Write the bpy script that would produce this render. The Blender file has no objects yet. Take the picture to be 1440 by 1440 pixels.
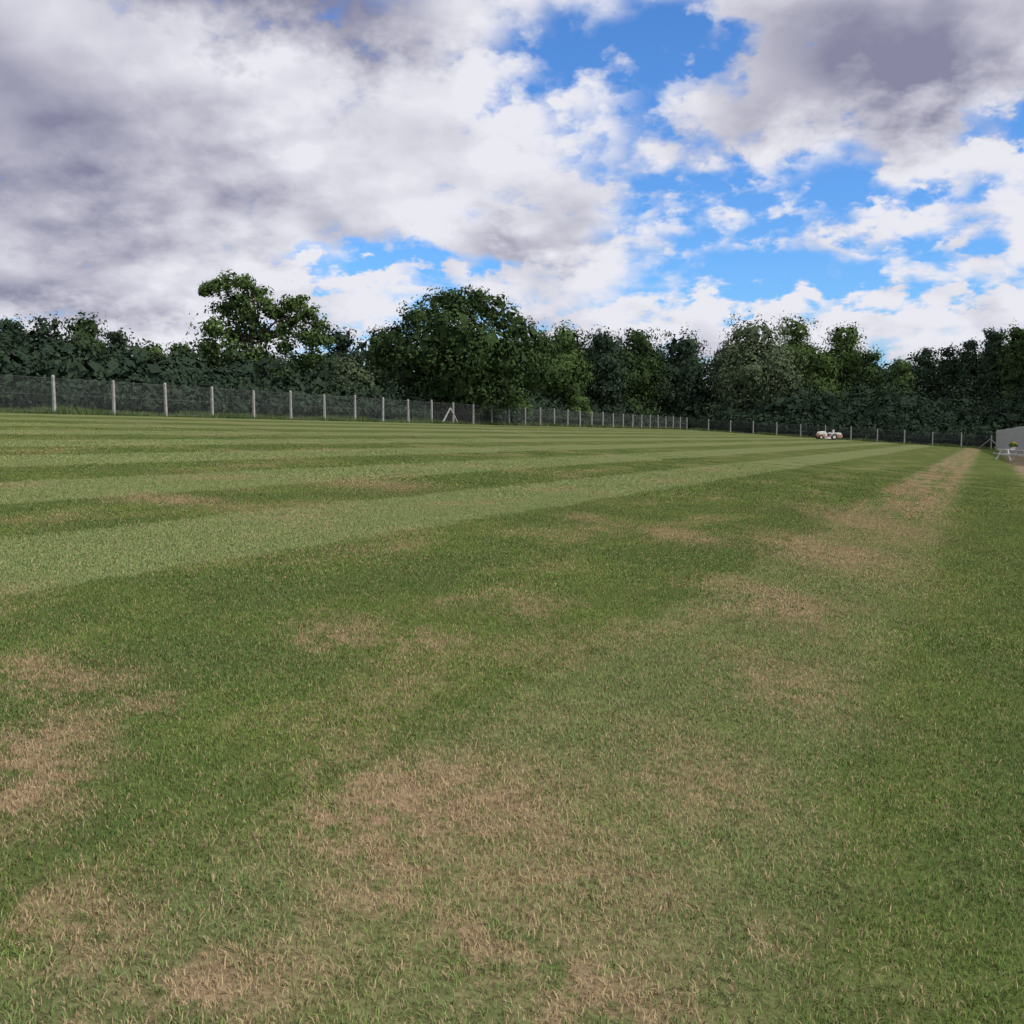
import bpy, math, random
import numpy as np
from mathutils import Vector, Matrix
rng=np.random.default_rng(7); random.seed(7)
F=1383.0; PT=math.atan(144/1383); SL=-0.058; EYE=1.5
scene=bpy.context.scene
scene.view_settings.view_transform='Standard'; scene.view_settings.look='None'; scene.view_settings.exposure=0
def gz(x):
    s=math.copysign(1,x); a=abs(x)
    if a>100: a=100+60*math.tanh((a-100)/60)
    return SL*s*a
gzv=np.vectorize(gz)
def W(px,py,dist):
    xc=(px-720)/F; yc=(720-py)/F
    dy=math.cos(PT)+yc*math.sin(PT); dz=-math.sin(PT)+yc*math.cos(PT)
    k=dist/dy
    return (xc*k,dist,EYE+dz*k)
def azel(px,py):
    x,y,z=W(px,py,1.0); z-=EYE
    return math.atan2(x,y), math.asin(z/math.sqrt(x*x+y*y+z*z))
def G(px,py):
    x,y,z=W(px,py,1.0); dz=z-EYE
    t=EYE/(SL*x-dz); return (x*t,y*t)
D=np.array([0.434,0.901]); 
class N:
    def __init__(s,tree): s.t=tree
    def new(s,typ,**kw):
        n=s.t.nodes.new(typ)
        for k,v in kw.items(): setattr(n,k,v)
        return n
    def put(s,sock,v):
        if isinstance(v,bpy.types.NodeSocket): s.t.links.new(v,sock)
        else: sock.default_value=v
    def math(s,op,a,b=0.0,c=0.0,clamp=False):
        n=s.new('ShaderNodeMath',operation=op,use_clamp=clamp)
        s.put(n.inputs[0],a); s.put(n.inputs[1],b); s.put(n.inputs[2],c); return n.outputs[0]
    def vmath(s,op,a,b=None,out=0):
        n=s.new('ShaderNodeVectorMath',operation=op); s.put(n.inputs[0],a)
        if b is not None: s.put(n.inputs['Scale' if op=='SCALE' else 1],b)
        return n.outputs[out]
    def sstep(s,v,a,b,lo=0.0,hi=1.0,lin=False):
        n=s.new('ShaderNodeMapRange'); n.interpolation_type='LINEAR' if lin else 'SMOOTHSTEP'
        s.put(n.inputs[0],v); n.inputs[1].default_value=a; n.inputs[2].default_value=b
        n.inputs[3].default_value=lo; n.inputs[4].default_value=hi; return n.outputs[0]
    def noise(s,vec,scale,detail=4,rough=.55,color=False,dist=0.0,dims='2D'):
        n=s.new('ShaderNodeTexNoise'); n.noise_dimensions=dims; s.put(n.inputs['Vector'],vec)
        n.inputs['Scale'].default_value=scale; n.inputs['Detail'].default_value=detail
        n.inputs['Roughness'].default_value=rough; n.inputs['Distortion'].default_value=dist
        return n.outputs['Color' if color else 'Fac']
    def voro(s,vec,scale,detail=1.0,rough=.5):
        n=s.new('ShaderNodeTexVoronoi'); n.voronoi_dimensions='2D'; n.feature='F1'; s.put(n.inputs['Vector'],vec)
        n.inputs['Scale'].default_value=scale; n.inputs['Detail'].default_value=detail; n.inputs['Roughness'].default_value=rough
        n.normalize=True
        return n.outputs['Distance']
    def mix(s,f,a,b,mode='MIX'):
        n=s.new('ShaderNodeMix',data_type='RGBA',blend_type=mode)
        s.put(n.inputs[0],f)
        for i,v in ((6,a),(7,b)):
            if isinstance(v,tuple) and len(v)==3: v=v+(1,)
            s.put(n.inputs[i],v)
        return n.outputs[2]
    def blob(s,vec,c,r,rot=0.0,inner=.3,outer=1.0,amt=1.0):
        m=s.new('ShaderNodeMapping',vector_type='TEXTURE'); s.put(m.inputs[0],vec)
        m.inputs['Location'].default_value=(c[0],c[1],0); m.inputs['Rotation'].default_value=(0,0,rot)
        m.inputs['Scale'].default_value=(r[0],r[1],1)
        l=s.vmath('LENGTH',m.outputs[0],out=1)
        return s.sstep(l,outer,inner,0.0,amt)
def mat(name,rough=.8):
    m=bpy.data.materials.new(name); m.use_nodes=True
    b=m.node_tree.nodes['Principled BSDF']; b.inputs['Roughness'].default_value=rough
    b.inputs['Specular IOR Level'].default_value=.2
    return m,N(m.node_tree),b
def dmat(name):
    m=bpy.data.materials.new(name); m.use_nodes=True; t=m.node_tree
    t.nodes.remove(t.nodes['Principled BSDF']); d=t.nodes.new('ShaderNodeBsdfDiffuse')
    t.links.new(d.outputs[0],t.nodes['Material Output'].inputs[0]); return m,N(t),d
def flatmat(name,col,rough=.7,var=.15,sc=8,spec=.3):
    m,n,b=mat(name,rough); b.inputs['Specular IOR Level'].default_value=spec
    tc=n.new('ShaderNodeTexCoord').outputs['Object']
    f=n.noise(tc,sc,3,.6,dims='3D')
    f=n.sstep(f,.3,.7,lin=True)
    n.put(b.inputs['Base Color'],n.mix(f,tuple(c*(1-var) for c in col),tuple(min(1,c*(1+var)) for c in col)))
    return m
def px_ell(px,py,wx,wy):
    """real dry patch on the ground: centre and radii measured in metres"""
    c=G(px,py); l=G(px-wx/2,py); r=G(px+wx/2,py); a=G(px,py-wy/2); b=G(px,py+wy/2)
    return c,(abs(r[0]-l[0])/2,abs(a[1]-b[1])/2)
patches=[(660,1150,580,340,1.1),(640,1260,720,220,.8),(330,1390,560,300,1.05),(50,1050,360,240,1.05),(80,940,320,80,.85),(955,752,160,30,1.0),
(645,915,160,70,.75),(838,730,110,20,.75),(500,890,230,66,.85),(1070,842,240,80,.9),(240,702,320,24,.85),(520,680,300,28,.75),
(770,855,200,52,.65),(200,990,240,60,.8),(830,1360,400,180,.9),(1010,1265,250,120,.75),(940,1070,360,180,.6),(1160,775,220,80,.9),(1225,735,170,70,.8),
(60,1270,360,240,.9),(1120,960,280,130,.55)]
grp=bpy.data.node_groups.new('turf','ShaderNodeTree')
for nm in ('straw','light','tone','bare','fine'): grp.interface.new_socket(nm,in_out='OUTPUT',socket_type='NodeSocketFloat')
n=N(grp); go=n.new('NodeGroupOutput')
P=n.new('ShaderNodeNewGeometry').outputs['Position']
sx=n.new('ShaderNodeSeparateXYZ'); n.put(sx.inputs[0],P)
s_=n.math('SUBTRACT',n.math('MULTIPLY',sx.outputs[0],.901),n.math('MULTIPLY',sx.outputs[1],.434))
q_=n.math('ADD',n.math('MULTIPLY',sx.outputs[0],.434),n.math('MULTIPLY',sx.outputs[1],.901))
nA=n.noise(P,.8,4,.62); nB=n.noise(P,6.5,3,.7)
a0=n.math('SUBTRACT',nA,.5); b0=n.math('SUBTRACT',nB,.5)
s2=n.math('ADD',s_,n.math('MULTIPLY',a0,.45)); s2=n.math('ADD',s2,n.math('MULTIPLY',b0,.35))
wv=n.math('SINE',n.math('MULTIPLY',n.math('ADD',s2,6.1),2*math.pi/4.6))
st=n.math('MULTIPLY',n.sstep(wv,.2,-.2),n.sstep(s2,-5.98,-6.22))  # mowing stripes: sheen of leaning blades put into the colour
mid=n.math('MULTIPLY',n.sstep(s2,-2.35,-2.05),n.sstep(s2,-.35,-.7,0,.42))
light=n.math('MAXIMUM',st,mid)
dv=n.new('ShaderNodeCombineXYZ'); n.put(dv.inputs[0],n.math('ADD',n.math('MULTIPLY',a0,1.4),n.math('MULTIPLY',b0,.6))); n.put(dv.inputs[1],n.math('SUBTRACT',n.math('MULTIPLY',b0,.9),n.math('MULTIPLY',a0,1.5)))
Pd=n.vmath('MULTIPLY',n.vmath('ADD',P,dv.outputs[0]),(1,1,0))
cur=None
for (px,py,wx,wy,amt) in patches:
    c,r=px_ell(px,py,wx,wy)
    o=n.blob(Pd,c,(r[0]*1.15,r[1]*1.15),0,0.0,1.0,amt)
    cur=o if cur is None else n.math('MAXIMUM',cur,o)
cq=n.new('ShaderNodeCombineXYZ'); n.put(cq.inputs[0],s_); n.put(cq.inputs[1],n.math('MULTIPLY',q_,.4))
nC=n.noise(cq.outputs[0],.6,4,.64)
gen=n.sstep(nC,.47,.76,0,.58)
cs=n.new('ShaderNodeCombineXYZ'); n.put(cs.inputs[0],s_); n.put(cs.inputs[1],n.math('MULTIPLY',q_,.07))
strip=n.math('MULTIPLY',n.math('MULTIPLY',n.sstep(s_,-2.6,-2.1),n.sstep(s_,-.5,-.9)),n.sstep(q_,8,26,0,.95))
strip=n.math('MULTIPLY',strip,n.sstep(n.noise(cs.outputs[0],2.8,3,.6),.34,.58))
cur=n.math('MAXIMUM',n.math('MAXIMUM',cur,gen),strip)
cur=n.math('MULTIPLY',cur,n.sstep(nB,.28,.62,.35,1.25))
cur=n.math('ADD',cur,n.math('MULTIPLY',mid,.28))
cur=n.math('MULTIPLY',cur,n.sstep(s_,-.15,-.9,.3,1))
bare=n.math('MULTIPLY',n.sstep(n.math('ADD',s_,n.math('MULTIPLY',a0,1.2)),1.1,1.7),n.sstep(q_,20,32))
n.put(go.inputs['straw'],cur); n.put(go.inputs['light'],light)
n.put(go.inputs['tone'],n.math('ADD',n.math('MULTIPLY',nA,.5),n.math('MULTIPLY',nC,.5))); n.put(go.inputs['bare'],bare); n.put(go.inputs['fine'],nB)
GD=(.106,.158,.042); GL=(.215,.268,.098); STRAW=(.385,.275,.160); GY=(.165,.232,.046)
def turfcolor(n,rnd,thresh):
    g=n.new('ShaderNodeGroup'); g.node_tree=grp
    green=n.mix(n.sstep(g.outputs['tone'],.40,.62,0,.5),GD,GY)
    green=n.mix(g.outputs['light'],green,GL)
    if thresh:
        m=n.math('LESS_THAN',rnd,n.math('ADD',n.math('MULTIPLY',g.outputs['straw'],.80),.13))
        m=n.math('MULTIPLY',m,.85)
    else: m=n.math('ADD',n.math('MULTIPLY',g.outputs['straw'],.69),.11,clamp=True)
    c=n.mix(m,green,STRAW)
    c=n.mix(g.outputs['bare'],c,(.36,.28,.17))
    return c,g,P
mg,n,b=dmat('turf_ground')
P=n.new('ShaderNodeNewGeometry').outputs['Position']
c,g,_=turfcolor(n,None,False)
nf=n.noise(P,30,4,.78)
f1=n.sstep(nf,.3,.7,.46,.92,lin=True)  # kept low: self-shadow of the blades put into the ground colour
f2=n.sstep(g.outputs['fine'],.3,.7,.82,1.12,lin=True)
n.put(b.inputs['Color'],n.vmath('SCALE',c,n.math('MULTIPLY',f1,f2)))
mb,n,b=dmat('grass_blade')
at=n.new('ShaderNodeAttribute'); at.attribute_name='rnd'
c,g,_=turfcolor(n,at.outputs['Fac'],True)
r2=n.math('FRACT',n.math('MULTIPLY',at.outputs['Fac'],37.7))
n.put(b.inputs['Color'],n.vmath('SCALE',c,n.sstep(r2,0,1,.85,1.5,lin=True)))
def npmesh(name,verts,loops,sizes,mats=(),midx=None,attrs={}):
    me=bpy.data.meshes.new(name)
    me.vertices.add(len(verts)); me.vertices.foreach_set('co',np.asarray(verts,np.float32).ravel())
    me.loops.add(len(loops)); me.loops.foreach_set('vertex_index',np.asarray(loops,np.int32))
    sizes=np.asarray(sizes,np.int32); me.polygons.add(len(sizes))
    me.polygons.foreach_set('loop_start',np.concatenate([[0],np.cumsum(sizes)[:-1]]).astype(np.int32))
    for m in mats: me.materials.append(m)
    if midx is not None: me.polygons.foreach_set('material_index',np.asarray(midx,np.int32))
    for k,v in attrs.items():
        a=me.attributes.new(k,'FLOAT','POINT'); a.data.foreach_set('value',np.asarray(v,np.float32))
    me.update(calc_edges=True); me.validate()
    return me
def link(o,parent=None):
    scene.collection.objects.link(o)
    if parent: o.parent=parent
    return o
def empty(name,loc=(0,0,0),rz=0,ry=0):
    o=bpy.data.objects.new(name,None); o.location=loc; o.rotation_euler=(0,ry,rz); return link(o)
class MB:
    def __init__(s): s.v=[]; s.f=[]; s.m=[]
    def box(s,c,d,mi=0,R=None):
        x,y,z=[k/2 for k in d]; i=len(s.v)
        for a in (-1,1):
            for b_ in (-1,1):
                for e in (-1,1):
                    p=Vector((a*x,b_*y,e*z))
                    if R: p=R@p
                    s.v.append(tuple(p+Vector(c)))
        for q in ((0,1,3,2),(4,6,7,5),(0,4,5,1),(2,3,7,6),(0,2,6,4),(1,5,7,3)): s.f.append([i+k for k in q]); s.m.append(mi)
    def bar(s,a,b,w,h,mi=0):
        a=Vector(a); b=Vector(b); d=b-a
        R=d.to_track_quat('X','Z').to_matrix(); s.box((a+b)/2,(d.length,w,h),mi,R)
    def tube(s,pts,rad,k=8,mi=0,cap=True):
        i0=len(s.v); pts=[Vector(p) for p in pts]
        for j,p in enumerate(pts):
            d=(pts[min(j+1,len(pts)-1)]-pts[max(j-1,0)]).normalized()
            a=d.orthogonal().normalized(); b_=d.cross(a)
            for t in range(k):
                an=2*math.pi*t/k; s.v.append(tuple(p+(a*math.cos(an)+b_*math.sin(an))*rad[j]))
        for j in range(len(pts)-1):
            for t in range(k):
                s.f.append([i0+j*k+t,i0+j*k+(t+1)%k,i0+(j+1)*k+(t+1)%k,i0+(j+1)*k+t]); s.m.append(mi)
        if cap:
            s.f.append([i0+t for t in range(k)][::-1]); s.m.append(mi)
            s.f.append([i0+(len(pts)-1)*k+t for t in range(k)]); s.m.append(mi)
    def loft(s,rings,mi=0):
        i0=len(s.v); k=len(rings[0])
        for r in rings: s.v+= [tuple(p) for p in r]
        for j in range(len(rings)-1):
            for t in range(k): s.f.append([i0+j*k+t,i0+j*k+(t+1)%k,i0+(j+1)*k+(t+1)%k,i0+(j+1)*k+t]); s.m.append(mi)
        s.f.append([i0+t for t in range(k)][::-1]); s.m.append(mi)
        s.f.append([i0+(len(rings)-1)*k+t for t in range(k)]); s.m.append(mi)
    def obj(s,name,mats,parent=None,bevel=0,smooth=False):
        me=bpy.data.meshes.new(name); me.from_pydata(s.v,[],s.f)
        for m in mats: me.materials.append(m)
        me.polygons.foreach_set('material_index',s.m)
        me.update(); o=bpy.data.objects.new(name,me)
        if bevel:
            bm=o.modifiers.new('b','BEVEL'); bm.width=bevel; bm.segments=2
        return link(o,parent)
# ---------------- ground
xs=np.array([-3000,-1500,-800,-400,-250]+list(np.arange(-180,181,10))+[250,400,800,1500,3000],float)
ys=np.array([-600,-200,-60]+list(np.arange(-20,301,20))+[400,600,1000,2000,4000],float)
X,Y=np.meshgrid(xs,ys); Z=gzv(X)
V=np.stack([X,Y,Z],-1).reshape(-1,3); nx=len(xs)
fs=[]
for j in range(len(ys)-1):
    for i in range(nx-1): fs+= [j*nx+i,j*nx+i+1,(j+1)*nx+i+1,(j+1)*nx+i]
link(bpy.data.objects.new('lawn_ground',npmesh('lawn_ground',V,fs,[4]*((nx-1)*(len(ys)-1)),[mg])))
# ---------------- grass blades instanced
col=bpy.data.collections.new('grass_tufts')
def tuft(name,nb,h,w,size=1.0):
    px=rng.uniform(-size/2,size/2,nb); py=rng.uniform(-size/2,size/2,nb)
    k=nb//3; cc=rng.uniform(-size/2,size/2,(120,2)); ci=rng.integers(0,120,k)
    px[:k]=cc[ci,0]+rng.normal(0,.04,k); py[:k]=cc[ci,1]+rng.normal(0,.04,k)
    px=(px+size/2)%size-size/2; py=(py+size/2)%size-size/2
    an=rng.uniform(0,2*math.pi,nb); H=h*rng.uniform(.4,1.2,nb); Wd=w*rng.uniform(.6,1.3,nb)
    le=rng.uniform(.2,1.5,nb)*H; la=an+math.pi/2+rng.normal(0,.5,nb)
    dx,dy=np.cos(an),np.sin(an); lx,ly=np.cos(la),np.sin(la)
    z0=np.full(nb,-.004)
    def v(a,l,z): return np.stack([px+dx*Wd*a+lx*le*l,py+dy*Wd*a+ly*le*l,z],-1)
    V=np.stack([v(-.5,0,z0),v(.5,0,z0),v(.42,.35,H*.6),v(-.42,.35,H*.6),v(0,1,H*.85)],1).reshape(-1,3)
    b0=np.arange(nb)[:,None]*5
    L=(b0+np.array([0,1,2,3,3,2,4])[None]).ravel(); S=np.tile([4,3],nb)
    r=np.repeat(rng.uniform(0,1,nb),5)
    me=npmesh(name,V,L,S,[mb],None,{'rnd':r})
    o=bpy.data.objects.new(name,me); col.objects.link(o)
for i in range(4): tuft('tuft_a%d'%i,12000,.021,.0028)
for i in range(3): tuft('tuft_b%d'%i,6000,.021,.0048)
for i in range(3): tuft('tuft_c%d'%i,2200,.022,.010)
pts=[];rot=[];idx=[]
al=math.atan(SL)
for j in range(0,48):
    y=1.2+j
    hw=.56*(y+1)+1.5
    for x in np.arange(-math.ceil(hw)+.0,math.ceil(hw)+1,1.0):
        if x*.901-y*.434>1.0 and y>25: continue
        if y>26 and random.random()<(y-26)/22: continue
        pts.append((x,y,SL*x))
        m=Matrix.Rotation(-al,3,'Y')@Matrix.Rotation(random.randrange(4)*math.pi/2,3,'Z')
        rot.append(tuple(m.to_euler()))
        pr=y+random.uniform(-1.5,1.5)
        idx.append(random.randrange(4) if pr<8 else (4+random.randrange(3) if pr<18 else 7+random.randrange(3)))
me=bpy.data.meshes.new('grass'); me.from_pydata(pts,[],[])
a=me.attributes.new('rot','FLOAT_VECTOR','POINT'); a.data.foreach_set('vector',np.array(rot,np.float32).ravel())
a=me.attributes.new('idx','INT','POINT'); a.data.foreach_set('value',np.array(idx,np.int32))
go_=link(bpy.data.objects.new('grass',me))
gt=bpy.data.node_groups.new('grass_scatter','GeometryNodeTree')
gt.interface.new_socket('Geometry',in_out='INPUT',socket_type='NodeSocketGeometry')
gt.interface.new_socket('Geometry',in_out='OUTPUT',socket_type='NodeSocketGeometry')
gi=gt.nodes.new('NodeGroupInput'); go2=gt.nodes.new('NodeGroupOutput')
ip=gt.nodes.new('GeometryNodeInstanceOnPoints'); ci=gt.nodes.new('GeometryNodeCollectionInfo')
ci.inputs['Collection'].default_value=col; ci.inputs['Separate Children'].default_value=True; ci.inputs['Reset Children'].default_value=True
na=gt.nodes.new('GeometryNodeInputNamedAttribute'); na.data_type='FLOAT_VECTOR'; na.inputs[0].default_value='rot'
nb_=gt.nodes.new('GeometryNodeInputNamedAttribute'); nb_.data_type='INT'; nb_.inputs[0].default_value='idx'
L=gt.links.new
L(gi.outputs[0],ip.inputs['Points']); L(ci.outputs[0],ip.inputs['Instance']); ip.inputs['Pick Instance'].default_value=True
L(nb_.outputs[0],ip.inputs['Instance Index']); L(na.outputs[0],ip.inputs['Rotation']); L(ip.outputs[0],go2.inputs[0])
go_.modifiers.new('scatter','NODES').node_group=gt
# ---------------- foliage
def leafmat(name,dark,lite):
    m,n,b=dmat(name)
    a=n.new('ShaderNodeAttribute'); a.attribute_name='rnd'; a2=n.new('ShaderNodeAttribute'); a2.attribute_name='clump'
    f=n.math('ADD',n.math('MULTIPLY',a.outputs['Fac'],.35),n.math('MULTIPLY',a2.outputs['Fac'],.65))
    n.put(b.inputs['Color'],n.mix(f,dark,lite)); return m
m_oak=leafmat('oak_leaves',(.028,.048,.020),(.078,.118,.040))
m_dark=leafmat('dark_leaves',(.026,.042,.028),(.058,.084,.046))
m_pale=leafmat('pale_leaves',(.072,.096,.050),(.135,.168,.090))
m_mid=leafmat('mid_leaves',(.046,.078,.026),(.115,.165,.052))
m_bark=flatmat('bark',(.06,.05,.04),.95,.3,6,.1)
def leaves(lobes,kk,ls,sub=.30,dens=1.0,core=0.62):
    Vs=[];R=[];C=[]
    def emit(p,nr,ls_,rn,cl):
        k=len(p); t=np.cross(nr,rng.normal(0,1,(k,3))); t/=np.linalg.norm(t,axis=1)[:,None]+1e-6; bt=np.cross(nr,t)
        s=ls_*rng.uniform(.5,1.3,k)[:,None]*.5
        q=np.stack([p-t*s*1.3,p+bt*s*.8-t*s*.1,p+t*s*1.3+nr*s*.4,p-bt*s*.8],1)
        Vs.append(q.reshape(-1,3)); R.append(np.repeat(rn,4)); C.append(np.repeat(cl,4))
    for lb in lobes:
        x,y,z,r=lb[:4]; rz=lb[4] if len(lb)>4 else r
        ns=max(8,int(26*dens)); d=rng.normal(0,1,(ns,3)); d/=np.linalg.norm(d,axis=1)[:,None]
        rad=rng.uniform(.35,1.0,ns)**.6*rng.uniform(.85,1.22,ns)
        cen=d*rad[:,None]*np.array([r,r,rz])
        nl=max(10,int(kk*r*r/(ls*ls)/ns))
        cl=rng.uniform(0,1,ns)
        off=rng.normal(0,1,(ns,nl,3)); ol=np.linalg.norm(off,axis=2,keepdims=True)
        sg=r*sub*rng.uniform(.5,1.25,(ns,1,1))
        p=cen[:,None]+off/ol*np.minimum(ol,1.7)*sg*.6*np.array([1,1,.8])
        nr=off/ol*.7+d[:,None]*.7+rng.normal(0,.35,p.shape); nr/=np.linalg.norm(nr,axis=2,keepdims=True)
        p=(p+np.array([x,y,z])).reshape(-1,3); nr=nr.reshape(-1,3); k=len(p)
        emit(p,nr,ls,rng.uniform(0,1,k),np.repeat(cl,nl))
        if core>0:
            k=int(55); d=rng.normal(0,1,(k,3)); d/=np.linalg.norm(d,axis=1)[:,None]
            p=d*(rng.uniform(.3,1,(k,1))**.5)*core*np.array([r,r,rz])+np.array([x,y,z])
            emit(p,d,max(r*.38,ls),rng.uniform(0,.4,k),rng.uniform(0,.35,k))  # inner fill quads toned dark, crown-interior shade put into their colour
    V=np.concatenate(Vs); return V,np.concatenate(R),np.concatenate(C)
def plant(name,lobes,leafm,ls,dens=1.0,k=8.0,wood=None,sub=.45,core=.7):
    V,R,C=leaves(lobes,k,ls,sub,dens,core)
    nv=len(V); L=np.arange(nv); S=np.full(nv//4,4); M=np.zeros(nv//4,int)
    if wood:
        wv=np.array(wood.v); Lw=[];Sw=[]
        for f in wood.f: Lw+= [nv+i for i in f]; Sw.append(len(f))
        V=np.concatenate([V,wv]); L=np.concatenate([L,Lw]); S=np.concatenate([S,Sw]); M=np.concatenate([M,np.ones(len(Sw),int)])
        R=np.concatenate([R,np.zeros(len(wv))]); C=np.concatenate([C,np.zeros(len(wv))])
    me=npmesh(name,V,L,S,[leafm,m_bark],M,{'rnd':R,'clump':C})
    return link(bpy.data.objects.new(name,me))
def woodfor(base,lobes,tr,nl=9,fork=.3):
    w=MB(); bx,by=base; z0=gz(bx)-.3
    top=max(l[2] for l in lobes); cx_=np.mean([l[0] for l in lobes]); cy_=np.mean([l[1] for l in lobes])
    zf=z0+(top-z0)*fork
    pts=[(bx+(cx_-bx)*t*.5+random.uniform(-.15,.15)*(t>0),by+(cy_-by)*t*.5,z0+(top*.92-z0)*t) for t in np.linspace(0,1,5)]
    w.tube(pts,[tr*1.35,tr,tr*.75,tr*.45,tr*.12],8)
    for l in sorted(lobes,key=lambda a:-a[3])[:nl]+random.sample(list(lobes),min(len(lobes),nl)):
        zs=min(zf+random.uniform(0,.3)*(top-z0),l[2]-.3); t=(zs-z0)/(top*.92-z0+1e-6); t=min(max(t,.1),.95)
        s=Vector((bx+(cx_-bx)*t*.5,by+(cy_-by)*t*.5,zs)); e=Vector(l[:3]); m=(s+e)/2+Vector((random.uniform(-.4,.4),random.uniform(-.4,.4),.5))
        w.tube([s,m,e],[tr*.4,tr*.22,tr*.06],6)
    return w
def crown(cx_,cy_,zc,rx,rz,nl,rl=(.26,.42),ry=None):
    ry=ry or rx; out=[]
    for i in range(nl):
        d=rng.normal(0,1,3); d/=np.linalg.norm(d); 
        r=rng.uniform(*rl)*min(rx,rz); m=rng.uniform(.45,.97)
        out.append((cx_+d[0]*m*(rx-r),cy_+d[1]*m*(ry-r),zc+d[2]*m*(rz-r),r*rng.uniform(1,1.25),r*.95))
    # solid body following the crown profile, so no clump floats free
    ks=max(3,int(rz/rx*3)); 
    for t in np.linspace(-.78,.80,ks):
        rr=rx*.74*math.sqrt(1-t*t)+.12*rx
        out.append((cx_+rng.normal(0,.06)*rx,cy_,zc+t*rz,rr,max(rr*.7,rz/ks*1.1)*min(1,(1-abs(t))/.25+.45)))
    return out
def autotree(name,px,top,wpx,dist,m,ls=.26,nl=22,tr=.35,low=.12,k=9.0,dens=1.0,rl=(.26,.42)):
    x,y,zt=W(px,top,dist); rx=wpx/F*dist/2*1.06; g=gz(x); zb=g+(zt-g)*low; zt+=.1
    zc=(zt+zb)/2; rz=(zt-zb)/2
    lb=crown(x,y,zc,rx,rz,nl,rl)
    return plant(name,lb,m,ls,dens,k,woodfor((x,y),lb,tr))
def LB(l,dist):
    out=[]
    for (px,py,rp,dd) in l:
        x,y,z=W(px,py,dist+dd); r=rp/F*dist; out.append((x,y,z,r,r*.8))
    return out
lb=LB([(300,404,15,0),(290,408,10,.5),(322,398,18,.5),(345,400,15,-.5),(362,415,16,1),(335,424,18,0),(372,432,18,-1),(318,436,20,1),(352,452,24,0),(345,440,22,.5),
(300,462,24,-1),(330,470,26,1),(372,470,22,.5),(388,440,14,0),(405,430,16,0),(420,424,12,1),(432,440,15,-1),(410,452,15,1),(448,458,15,0),(398,466,13,0),(425,470,15,0),(440,478,18,-.5),(458,480,12,0),(400,488,18,0),
(295,490,26,0),(330,500,30,-1),(365,503,28,1),(300,520,26,1),(340,535,30,0),(385,525,28,-1),(420,512,22,1),(440,505,18,0),(400,545,24,0),(310,550,22,-1)],82)
x0=W(348,560,82)
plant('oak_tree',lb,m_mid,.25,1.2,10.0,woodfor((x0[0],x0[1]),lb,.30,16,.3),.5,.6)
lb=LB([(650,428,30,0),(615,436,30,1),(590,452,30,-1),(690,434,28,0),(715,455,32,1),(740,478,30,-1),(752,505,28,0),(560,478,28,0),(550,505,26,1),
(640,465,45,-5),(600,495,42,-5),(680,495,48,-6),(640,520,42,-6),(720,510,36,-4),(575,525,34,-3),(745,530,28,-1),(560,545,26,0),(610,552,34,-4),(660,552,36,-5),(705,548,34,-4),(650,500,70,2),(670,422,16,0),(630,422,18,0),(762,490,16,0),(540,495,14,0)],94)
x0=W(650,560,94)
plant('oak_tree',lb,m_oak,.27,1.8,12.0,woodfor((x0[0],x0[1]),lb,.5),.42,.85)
T=autotree
T('ash_tree',15,454,90,72,m_dark,low=.05,ls=.2); T('ash_tree',70,452,80,70,m_dark,nl=20,low=.05,ls=.2); T('ash_tree',118,450,84,70,m_oak,nl=20,low=.05,ls=.2)
T('ash_tree',165,466,50,74,m_dark,nl=14,low=.05,ls=.2); T('ash_tree',215,492,80,80,m_mid,nl=14,low=.05); T('ash_tree',-60,440,110,66,m_dark,low=.05)
T('ash_tree',-160,430,130,62,m_oak,low=.05)
T('hawthorn_tree',255,486,60,88,m_oak,nl=14,low=.05); T('hawthorn_tree',480,470,80,104,m_dark,nl=16,low=.05); T('hawthorn_tree',535,460,50,110,m_oak,nl=12,low=.1)
T('willow_tree',495,512,75,86,m_pale,nl=16,low=.02,ls=.22)
T('maple_tree',790,466,90,128,m_mid,nl=20,low=.05,ls=.32); T('maple_tree',850,470,80,132,m_dark,nl=18,low=.05,ls=.32)
T('maple_tree',893,468,90,150,m_oak,nl=18,low=.05,ls=.34); T('oak_tree',955,478,110,162,m_dark,nl=22,low=.05,ls=.36); T('oak_tree',900,498,90,155,m_dark,nl=18,low=.03,ls=.36)
T('willow_tree',1065,462,140,160,m_pale,nl=30,low=.04,ls=.34,tr=.5); T('willow_tree',1122,452,84,172,m_mid,nl=18,low=.1,ls=.36); T('willow_tree',1035,495,70,158,m_pale,nl=14,low=.03,ls=.34)
T('ash_tree',1185,460,88,176,m_mid,nl=18,low=.12,ls=.34,rl=(.2,.36)); T('hawthorn_tree',1150,500,90,162,m_mid,nl=14,low=.03,ls=.34)
T('ash_tree',1225,492,60,170,m_oak,nl=14,low=.05,ls=.34); T('ash_tree',1268,506,60,165,m_mid,nl=14,low=.05,ls=.34)
for px,tp,w_ in ((1302,484,38),(1335,482,42),(1366,472,44),(1398,458,52),(1432,452,58),(1470,448,64),(1530,440,90),(1620,430,110)):
    T('poplar_tree',px,tp,w_,150-(px-1300)*.08,m_dark if px%4 else m_oak,nl=20,low=.03,ls=.32,tr=.25,rl=(.3,.5))
prof=[(-700,400),(-250,430),(0,472),(170,492),(240,498),(300,500),(430,498),(480,486),(560,476),(640,470),(790,480),(880,482),(940,486),(1000,498),(1040,490),(1140,490),(1230,512),(1290,510),(1340,500),(1440,475),(1700,450),(2200,430)]
pd=[(-700,60),(-250,78),(0,88),(250,100),(500,118),(650,135),(800,160),(960,185),(1150,190),(1300,178),(1440,170),(2200,140)]
lob=[]
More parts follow.
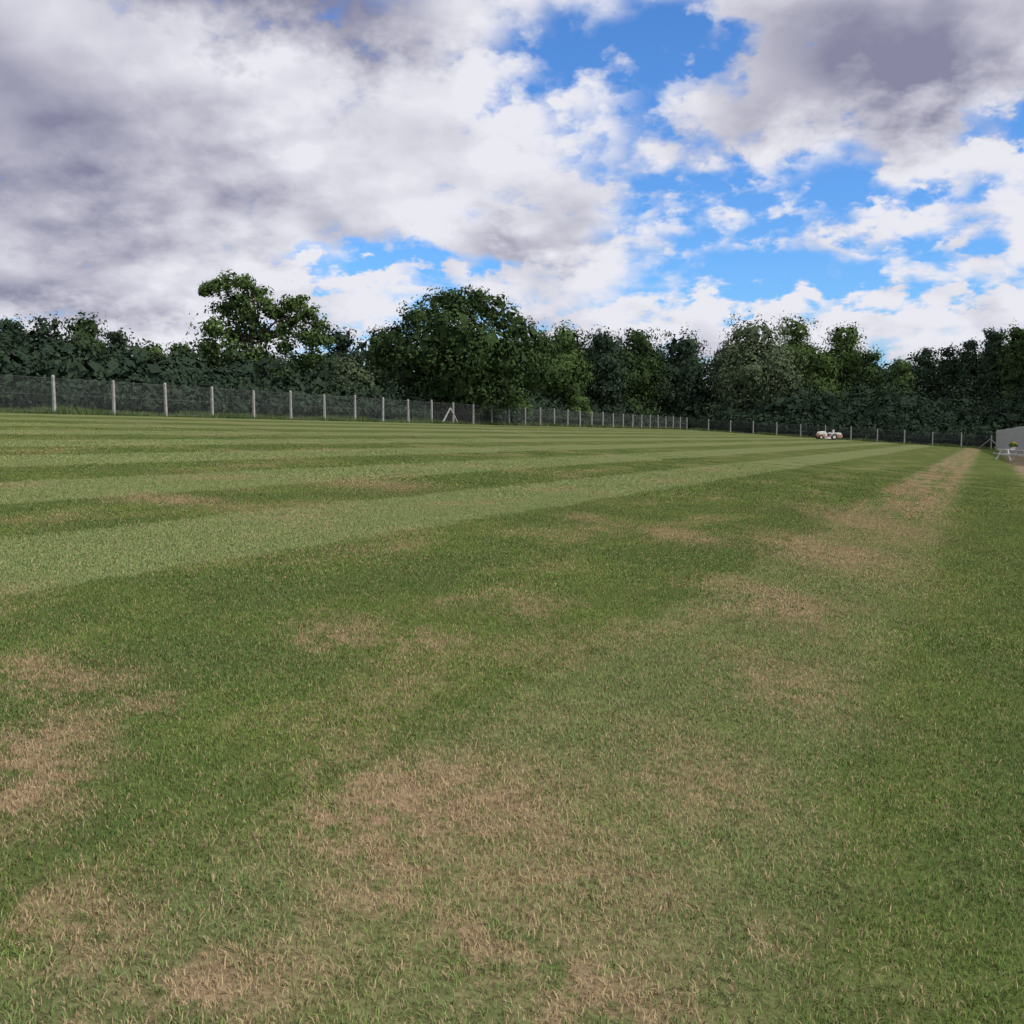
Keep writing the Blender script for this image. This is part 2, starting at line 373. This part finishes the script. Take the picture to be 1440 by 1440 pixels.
for px in np.arange(-700,2200,17.0):
    top=np.interp(px,*zip(*prof))+rng.normal(0,6); d=np.interp(px,*zip(*pd))+rng.uniform(-3,6)
    x,y,zt=W(px,top,d); g=gz(x); r=1.7*d/100*1.2
    z=zt-r
    while z>g:
        lob.append((x+rng.normal(0,.5),y+rng.normal(0,1.5),z,r*rng.uniform(.8,1.25),r)); z-=r*1.35
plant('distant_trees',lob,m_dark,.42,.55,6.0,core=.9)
P0=np.array([-22.5,48.0]); nrm=np.array([-.901,.434])
lob=[]
for t in np.arange(-45,118,1.3):
    for o,h in ((3.2,1.3),(5.2,2.0),(8,3.0),(11.5,3.8)):
        p=P0+D*t+nrm*(o+rng.uniform(-.7,.7)); h2=h*rng.uniform(.7,1.25)
        lob.append((p[0],p[1],gz(p[0])+h2*.5,h2*.6,h2*.6))
Cn=P0+D*113.0; E=np.array([60.8,125.0]); fd=(E-Cn)/np.linalg.norm(E-Cn); fl=np.linalg.norm(E-Cn); fn=np.array([-fd[1],fd[0]])
for t in np.arange(-6,fl+40,1.5):
    for o,h in ((5,2.6),(8,3.8),(12,5.5),(16,7)):
        p=Cn+fd*t+fn*(o+rng.uniform(-.9,.9)); h2=h*rng.uniform(.8,1.25)
        lob.append((p[0],p[1],gz(p[0])+h2*.5,h2*.55,h2*.6))
plant('hedgerow',lob,m_dark,.24,.5,5.0,core=.8)
for px,tp,w_,d in ((120,535,50,60),(250,545,60,68),(330,540,50,74),(380,552,60,76),(450,545,50,82),(560,560,50,92),(730,560,40,106),(815,560,40,120)):
    T('elder_bush',px,tp,w_,d,m_mid if px%20 else m_pale,nl=10,low=.0,ls=.22,tr=.08)
# ---------------- rough grass strip along fences
m_rough=leafmat('rough_grass',(.05,.085,.022),(.13,.165,.06))
Vv=[];Rr=[];Cc=[]
def strip_(Pa,d,n_,L0,L1,o0,o1,cnt,h):
    t=rng.uniform(L0,L1,cnt); o=rng.uniform(o0,o1,cnt)
    x=Pa[0]+d[0]*t+n_[0]*o; y=Pa[1]+d[1]*t+n_[1]*o; z=gzv(x)
    H=h*rng.uniform(.3,1.2,cnt)*(.6+.5*np.sin(t*.9)*np.sin(t*.37+1)); a=rng.uniform(0,6.28,cnt); w=rng.uniform(.015,.035,cnt)
    lx=rng.normal(0,.3,cnt)*H; ly=rng.normal(0,.3,cnt)*H
    q=np.stack([np.stack([x-np.cos(a)*w,y-np.sin(a)*w,z],-1),np.stack([x+np.cos(a)*w,y+np.sin(a)*w,z],-1),
      np.stack([x+lx*.5+np.cos(a)*w*.7,y+ly*.5+np.sin(a)*w*.7,z+H*.6],-1),np.stack([x+lx,y+ly,z+H],-1)],1)
    Vv.append(q.reshape(-1,3)); Rr.append(np.repeat(rng.uniform(0,1,cnt),4)); Cc.append(np.repeat(.5+.5*np.sin(t*1.3+o),4))
strip_(P0,D,nrm,-45,113,-.45,3.2,60000,.38)
strip_(Cn,fd,fn,0,fl+20,-.5,4,22000,.4)
Vr=np.concatenate(Vv)
link(bpy.data.objects.new('rough_grass',npmesh('rough_grass',Vr,np.arange(len(Vr)),[4]*(len(Vr)//4),[m_rough],None,{'rnd':np.concatenate(Rr),'clump':np.concatenate(Cc)})))
# ---------------- fences
m_conc=flatmat('concrete_post',(.40,.38,.34),.9,.25,5,.1)
mw,n,b=mat('chain_link_wire',.5); b.inputs['Base Color'].default_value=(.22,.23,.23,1)
uvn=n.new('ShaderNodeAttribute'); uvn.attribute_name='su'; uvz=n.new('ShaderNodeAttribute'); uvz.attribute_name='sv'
def lines(expr):
    fr=n.math('FRACT',n.math('MULTIPLY',expr,1/.06)); return n.math('LESS_THAN',fr,.05)
A=lines(n.math('ADD',uvn.outputs['Fac'],uvz.outputs['Fac'])); B=lines(n.math('SUBTRACT',uvn.outputs['Fac'],uvz.outputs['Fac']))
n.put(b.inputs['Alpha'],n.math('MAXIMUM',A,B))
m_wire=flatmat('line_wire',(.2,.2,.2),.5)
def fence(name,Pa,d,L0,L1,sp,H,braces=(),nn=(0,0)):
    par=empty(name)
    mb_=MB(); wi=MB(); k=int(round((L1-L0)/sp))
    for i in range(k+1):
        t=L0+i*(L1-L0)/k; x,y=Pa+d*t; z=gz(x)
        an=math.atan2(d[1],d[0]); hh=H*random.uniform(.96,1.05)
        R=Matrix.Rotation(an,3,'Z')@Matrix.Rotation(random.uniform(-.014,.014),3,'Y')@Matrix.Rotation(random.uniform(-.018,.018),3,'X')
        s=.06
        ring=lambda zz,sc: [Vector((x,y,z))+R@Vector((a*s*sc,b_*s*sc,zz)) for a,b_ in ((-1,-1),(1,-1),(1,1),(-1,1))]
        mb_.loft([ring(-.3,1.05),ring(hh-.08,.9),ring(hh,.55)])
    for t in braces:
        for sg in (-1,1):
            x,y=Pa+d*t; x2,y2=Pa+d*(t+sg*1.5)
            mb_.bar((x,y,gz(x)+H*.72),(x2,y2,gz(x2)-.1),.09,.09)
    off=nn
    def pt(t,zz): 
        x,y=Pa+d*t; return (x+off[0]*.08,y+off[1]*.08,gz(x)+zz)
    for zz in (.1,H*.5,H-.12): wi.tube([pt(L0,zz),pt(L1,zz)],[.004,.004],5)
    mb_.obj('posts',[m_conc],par); wi.obj('line_wires',[m_wire],par)
    n_=40; tt=np.linspace(L0,L1,n_); V=[];su=[];sv=[]
    for t in tt:
        for zz in (.03,H-.12): V.append(pt(t,zz)); su.append(t); sv.append(zz)
    fs=[]
    for i in range(n_-1): fs+=[2*i,2*i+2,2*i+3,2*i+1]
    link(bpy.data.objects.new('chain_link_mesh',npmesh('chain_link_mesh',V,fs,[4]*(n_-1),[mw],None,{'su':su,'sv':sv})),par)
fence('chain_link_fence',P0,D,-36,113.0,3.62,1.85,(39.8,),(.901,-.434))
fence('chain_link_fence',Cn,fd,0.0,fl,3.6,1.85,(fl-.1,),(-fn[0],-fn[1]))
m_board=flatmat('weathered_boards',(.38,.37,.355),.85,.25,3,.1)
par=empty('timber_fence'); bm_=MB(); A_=np.array([61.2,124.6]); B_=np.array([30.6,54.0]); ln=np.linalg.norm(B_-A_); dd=(B_-A_)/ln
i=0; t=0
while t<ln:
    x,y=A_+dd*t; z=gz(x); h=2.35+.03*math.sin(i*3.1)+.45*t/ln; R=Matrix.Rotation(math.atan2(dd[1],dd[0]),3,'Z')
    bm_.box((x,y,z+h/2+.03),(.15,.022,h),0,R); t+=.19; i+=1
bm_.obj('boards',[m_board],par)
pm=MB()
for t in np.arange(0,ln,2.4):
    x,y=A_+dd*t+np.array([.09,-.04]); pm.box((x,y,gz(x)+1.2),(.1,.1,2.6),0,R)
pm.obj('posts',[m_board],par)
rm=MB()
for zz in (.4,1.2,2.0):
    a=A_+np.array([.04,-.018]); b2=B_+np.array([.04,-.018]); rm.bar((a[0],a[1],gz(a[0])+zz),(b2[0],b2[1],gz(b2[0])+zz),.05,.08)
rm.obj('rails',[m_board],par)
# ---------------- picnic table with planter
m_white=flatmat('white_paint',(.78,.77,.74),.5,.08,6)
x,y=34.3,67.5
par=empty('picnic_table',(x,y,gz(x)),math.radians(12),-al)
t_=MB()
for i in range(5): t_.box((0,-.30+i*.15,.75),(1.8,.135,.035))
t_.obj('table_top',[m_white],par,.006)
for sg in (-1,1):
    s_b=MB()
    for i in range(2): s_b.box((0,sg*(.68+i*.15-.075),.45),(1.8,.135,.035))
    s_b.obj('bench_seat',[m_white],par,.006)
lg=MB()
for ex in (-.65,.65):
    lg.bar((ex,-.28,.73),(ex,-.72,0),.045,.1); lg.bar((ex,.28,.73),(ex,.72,0),.045,.1)
    lg.bar((ex+.05,-.8,.415),(ex+.05,.8,.415),.045,.09); lg.bar((ex+.05,-.35,.71),(ex+.05,.35,.71),.045,.06)
    lg.bar((ex+.07,0,.42),(ex*.35,0,.70),.045,.08)
lg.obj('a_frame_legs',[m_white],par,.004)
m_terra=flatmat('planter',(.55,.52,.46),.8)
pl=MB(); pl.tube([(0,0,.768),(0,0,.80),(0,0,.95),(0,0,.97)],[.13,.15,.20,.21],16); pl.obj('planter',[m_terra],par)
V,R_,C_=leaves([(0,0,1.08,.24,.16),(.15,.05,1.03,.15),(-.16,0,1.04,.15)],6,.06)
link(bpy.data.objects.new('plant',npmesh('plant',V,np.arange(len(V)),[4]*(len(V)//4),[m_mid],None,{'rnd':R_,'clump':C_})),par)
m_yel=leafmat('yellow_petals',(.5,.36,.03),(.7,.55,.06))
V,R_,C_=leaves([(0,0,1.18,.20,.10)],1.2,.05,core=0)
link(bpy.data.objects.new('flowers',npmesh('flowers',V,np.arange(len(V)),[4]*(len(V)//4),[m_yel],None,{'rnd':R_,'clump':C_})),par)
# ---------------- ride-on mower (far end)
m_red=flatmat('faded_red_paint',(.36,.17,.13),.4,.1,3,.4); m_tyre=flatmat('tyre',(.03,.03,.03),.8); m_cream=flatmat('cream_panel',(.70,.66,.60),.5,.08,4); m_seat=flatmat('seat_vinyl',(.05,.05,.05),.5)
wx,wy=W(1166,610,128)[:2]
par=empty('ride_on_mower',(wx,wy,gz(wx)),math.radians(8),-al)
def ring(xx,w,z0,z1,r=.06): 
    return [Vector((xx,a,b_)) for a,b_ in ((-w,z0),(w,z0),(w,z1-r),(w-r,z1),(-w+r,z1),(-w,z1-r))]
bd=MB()
bd.loft([ring(-1.75,.28,.35,.62),ring(-1.6,.36,.32,.68),ring(-.9,.38,.32,.70),ring(-.72,.36,.32,.70)],0); bd.box((-.1,0,.38),(1.5,.7,.1),0)
bd.obj('bonnet_sides',[m_red],par,.02)
bd=MB()
bd.loft([ring(-1.65,.25,.60,.84,.05),ring(-1.45,.34,.65,.96,.05),ring(-.9,.35,.68,1.05,.05),ring(-.72,.35,.68,1.05,.05)])
for sg in (-1,1):
    bd.loft([ [Vector((xx,sg*.62+a,z+b_)) for a,b_ in ((-.14,-.04),(.14,-.04),(.14,.04),(-.14,.04))] for xx,z in ((.0,.55),(.1,.82),(.35,.92),(.6,.85),(.72,.6))],0)
bd.obj('fenders_and_bonnet_top',[m_cream],par,.01)
wh=MB(); hb=MB()
for xx,yy,r in ((-1.35,.48,.26),(-1.35,-.48,.26),(.35,.62,.38),(.35,-.62,.38)):
    s=.1 if r<.3 else .13
    wh.tube([(xx,yy-s,r),(xx,yy-s*.8,r),(xx,yy+s*.8,r),(xx,yy+s,r)],[r*.85,r,r,r*.85],20)
    hb.tube([(xx,yy-s-.005,r),(xx,yy+s+.005,r)],[r*.5,r*.5],16)
wh.obj('tyres',[m_tyre],par); hb.obj('wheel_hubs',[m_cream],par)
se=MB(); se.box((.25,0,.78),(.5,.5,.12)); se.box((.48,0,1.08),(.12,.48,.5),0,Matrix.Rotation(.15,3,'Y')); se.obj('seat',[m_cream],par,.04)
sw=MB(); sw.bar((-.7,0,.95),(-.35,0,1.15),.04,.04); sw.tube([(-.35+.18*math.cos(a)*.4,.18*math.sin(a),1.15+.18*math.cos(a)*.9) for a in np.linspace(0,2*math.pi,17)],[.018]*17,6); sw.obj('steering_wheel',[m_seat],par)
dk=MB(); dk.loft([ring(-.85,.5,.12,.25,.04),ring(-.6,.72,.10,.3,.04),ring(-.1,.72,.10,.3,.04),ring(.05,.5,.12,.25,.04)]); dk.obj('cutting_deck',[m_cream],par,.01)
gb=MB(); gb.loft([ring(.85,.5,.32,.72),ring(1.1,.55,.28,.74),ring(1.45,.55,.32,.72),ring(1.6,.5,.42,.66)]); gb.obj('grass_box',[m_red],par,.02)
gb=MB(); gb.loft([ring(.87,.48,.725,.92),ring(1.1,.5,.745,.98),ring(1.42,.5,.725,.92)]); gb.obj('grass_box_lid',[m_cream],par,.01)
pn=MB(); pn.loft([ring(-.715,.34,.45,.98),ring(-.5,.3,.45,.9)]); pn.obj('dash_panel',[m_cream],par,.01)
# ---------------- world
w=bpy.data.worlds.new('World'); scene.world=w; w.use_nodes=True; n=N(w.node_tree)
for x_ in list(w.node_tree.nodes): w.node_tree.nodes.remove(x_)
SE=math.radians(45); SR=math.radians(118)
sky=n.new('ShaderNodeTexSky',sky_type='NISHITA'); sky.sun_disc=False; sky.sun_elevation=SE; sky.sun_rotation=SR; sky.dust_density=.6; sky.ozone_density=2.0
dr=n.new('ShaderNodeTexCoord').outputs['Generated']
sp=n.new('ShaderNodeSeparateXYZ'); n.put(sp.inputs[0],dr)
az=n.math('ARCTAN2',sp.outputs[0],sp.outputs[1]); el=n.math('ARCSINE',sp.outputs[2])
zz=n.math('ADD',n.math('MAXIMUM',sp.outputs[2],0.0),.42)
pc=n.new('ShaderNodeCombineXYZ'); n.put(pc.inputs[0],n.math('DIVIDE',sp.outputs[0],zz)); n.put(pc.inputs[1],n.math('DIVIDE',sp.outputs[1],zz)); PC=pc.outputs[0]
f1=n.noise(PC,3.8,4,.52); f2=n.noise(PC,13.0,4,.60)
wa=n.math('MULTIPLY',n.math('SUBTRACT',f1,.5),.26); wb=n.math('MULTIPLY',n.math('SUBTRACT',f2,.5),.10)
PW=n.vmath('ADD',PC,n.vmath('SCALE',(1.6,1.1,0),wb))
vo=n.voro(PW,12.0,1.0,.5)
ae=n.new('ShaderNodeCombineXYZ'); n.put(ae.inputs[0],n.math('ADD',n.math('ADD',az,wa),wb)); n.put(ae.inputs[1],n.math('ADD',n.math('SUBTRACT',el,n.math('MULTIPLY',wb,.8)),n.math('MULTIPLY',wa,.25))); AEd=ae.outputs[0]
def sb(px,py,wx_,wy_,amt,inner=0.0,rot=0):
    c=azel(px,py); rr=(wx_/2/F*1.15,wy_/2/F*1.15); return n.blob(AEd,c,rr,rot,inner,1.0,amt)
def acc(lst,op='ADD',start=None):
    cur=start
    for l in lst:
        o=sb(*l); cur=o if cur is None else n.math(op,cur,o)
    return cur
hole=acc([(880,70,660,210,.62),(975,225,360,390,.75),(1130,270,330,150,.5),(1420,150,190,80,1.0),(1230,265,260,60,.65),
 (520,366,460,50,.95),(1060,400,620,70,.55),(1310,345,300,46,.6),(1180,325,220,70,.5),(1080,468,300,24,.35)],'MAXIMUM')
plus=acc([(140,200,960,640,1.0),(1250,70,560,290,1.15),(580,230,500,360,.55),(740,330,340,120,.5),(1372,436,130,70,1.0),(1350,215,340,90,.55),(250,430,500,80,.5),(845,255,90,80,.8),(1150,452,700,50,.5)],'MAXIMUM')
fb=n.math('ADD',n.math('MULTIPLY',n.math('SUBTRACT',f1,.5),.55),n.math('MULTIPLY',n.math('SUBTRACT',f2,.5),.44))
fb=n.math('ADD',fb,n.math('MULTIPLY',n.math('SUBTRACT',.42,vo),.20))
dens=n.math('ADD',n.math('MULTIPLY',fb,4.8),.22)
dens=n.math('SUBTRACT',n.math('ADD',dens,plus),hole)
alpha=n.sstep(dens,-.45,.50)
f1b=n.noise(n.vmath('ADD',PC,(.05,-.06,0)),3.8,2,.5)
rel=n.math('ADD',n.math('MULTIPLY',n.math('SUBTRACT',f1,f1b),1.5),n.math('MULTIPLY',n.math('SUBTRACT',.42,vo),.16))
rel=n.math('ADD',rel,n.math('MULTIPLY',n.math('SUBTRACT',f2,.5),.42))
grey=acc([(30,200,860,560,.85),(330,0,900,190,.98),(1240,70,660,290,1.0),(750,335,340,100,.55),(40,400,600,160,.72),(330,340,420,130,.35)],'MAXIMUM',n.math('ADD',.06,0.0))
grey=n.math('ADD',grey,n.math('MULTIPLY',n.math('SUBTRACT',f1,.5),.6))
Lm=n.math('SUBTRACT',n.math('ADD',.98,rel),grey,clamp=True)
cc=n.mix(Lm,(.245,.245,.36),(.82,.82,.89))
bgs=n.new('ShaderNodeBackground'); skc=n.mix(1.0,sky.outputs[0],(.52,.94,1.46),'MULTIPLY'); n.put(bgs.inputs[0],skc); bgs.inputs[1].default_value=.12
bgc=n.new('ShaderNodeBackground'); n.put(bgc.inputs[0],cc); bgc.inputs[1].default_value=1.0
mx=n.new('ShaderNodeMixShader'); n.put(mx.inputs[0],alpha); n.t.links.new(bgs.outputs[0],mx.inputs[1]); n.t.links.new(bgc.outputs[0],mx.inputs[2])
wo=n.new('ShaderNodeOutputWorld'); n.t.links.new(mx.outputs[0],wo.inputs[0])
w.cycles.sampling_method='MANUAL'; w.cycles.sample_map_resolution=256
sl=bpy.data.lights.new('sun','SUN'); sl.energy=2.7; sl.angle=math.radians(4); sl.color=(1,.95,.86)
so=link(bpy.data.objects.new('sun',sl))
sd=Vector((math.sin(SR)*math.cos(SE),math.cos(SR)*math.cos(SE),math.sin(SE)))
so.rotation_euler=sd.to_track_quat('Z','Y').to_euler()
cd=bpy.data.cameras.new('camera'); cd.sensor_width=36; cd.lens=36*F/1440; cd.clip_end=6000; cd.clip_start=.05
co=link(bpy.data.objects.new('camera',cd)); co.location=(0,0,EYE); co.rotation_euler=(math.pi/2-PT,0,0)
scene.camera=co
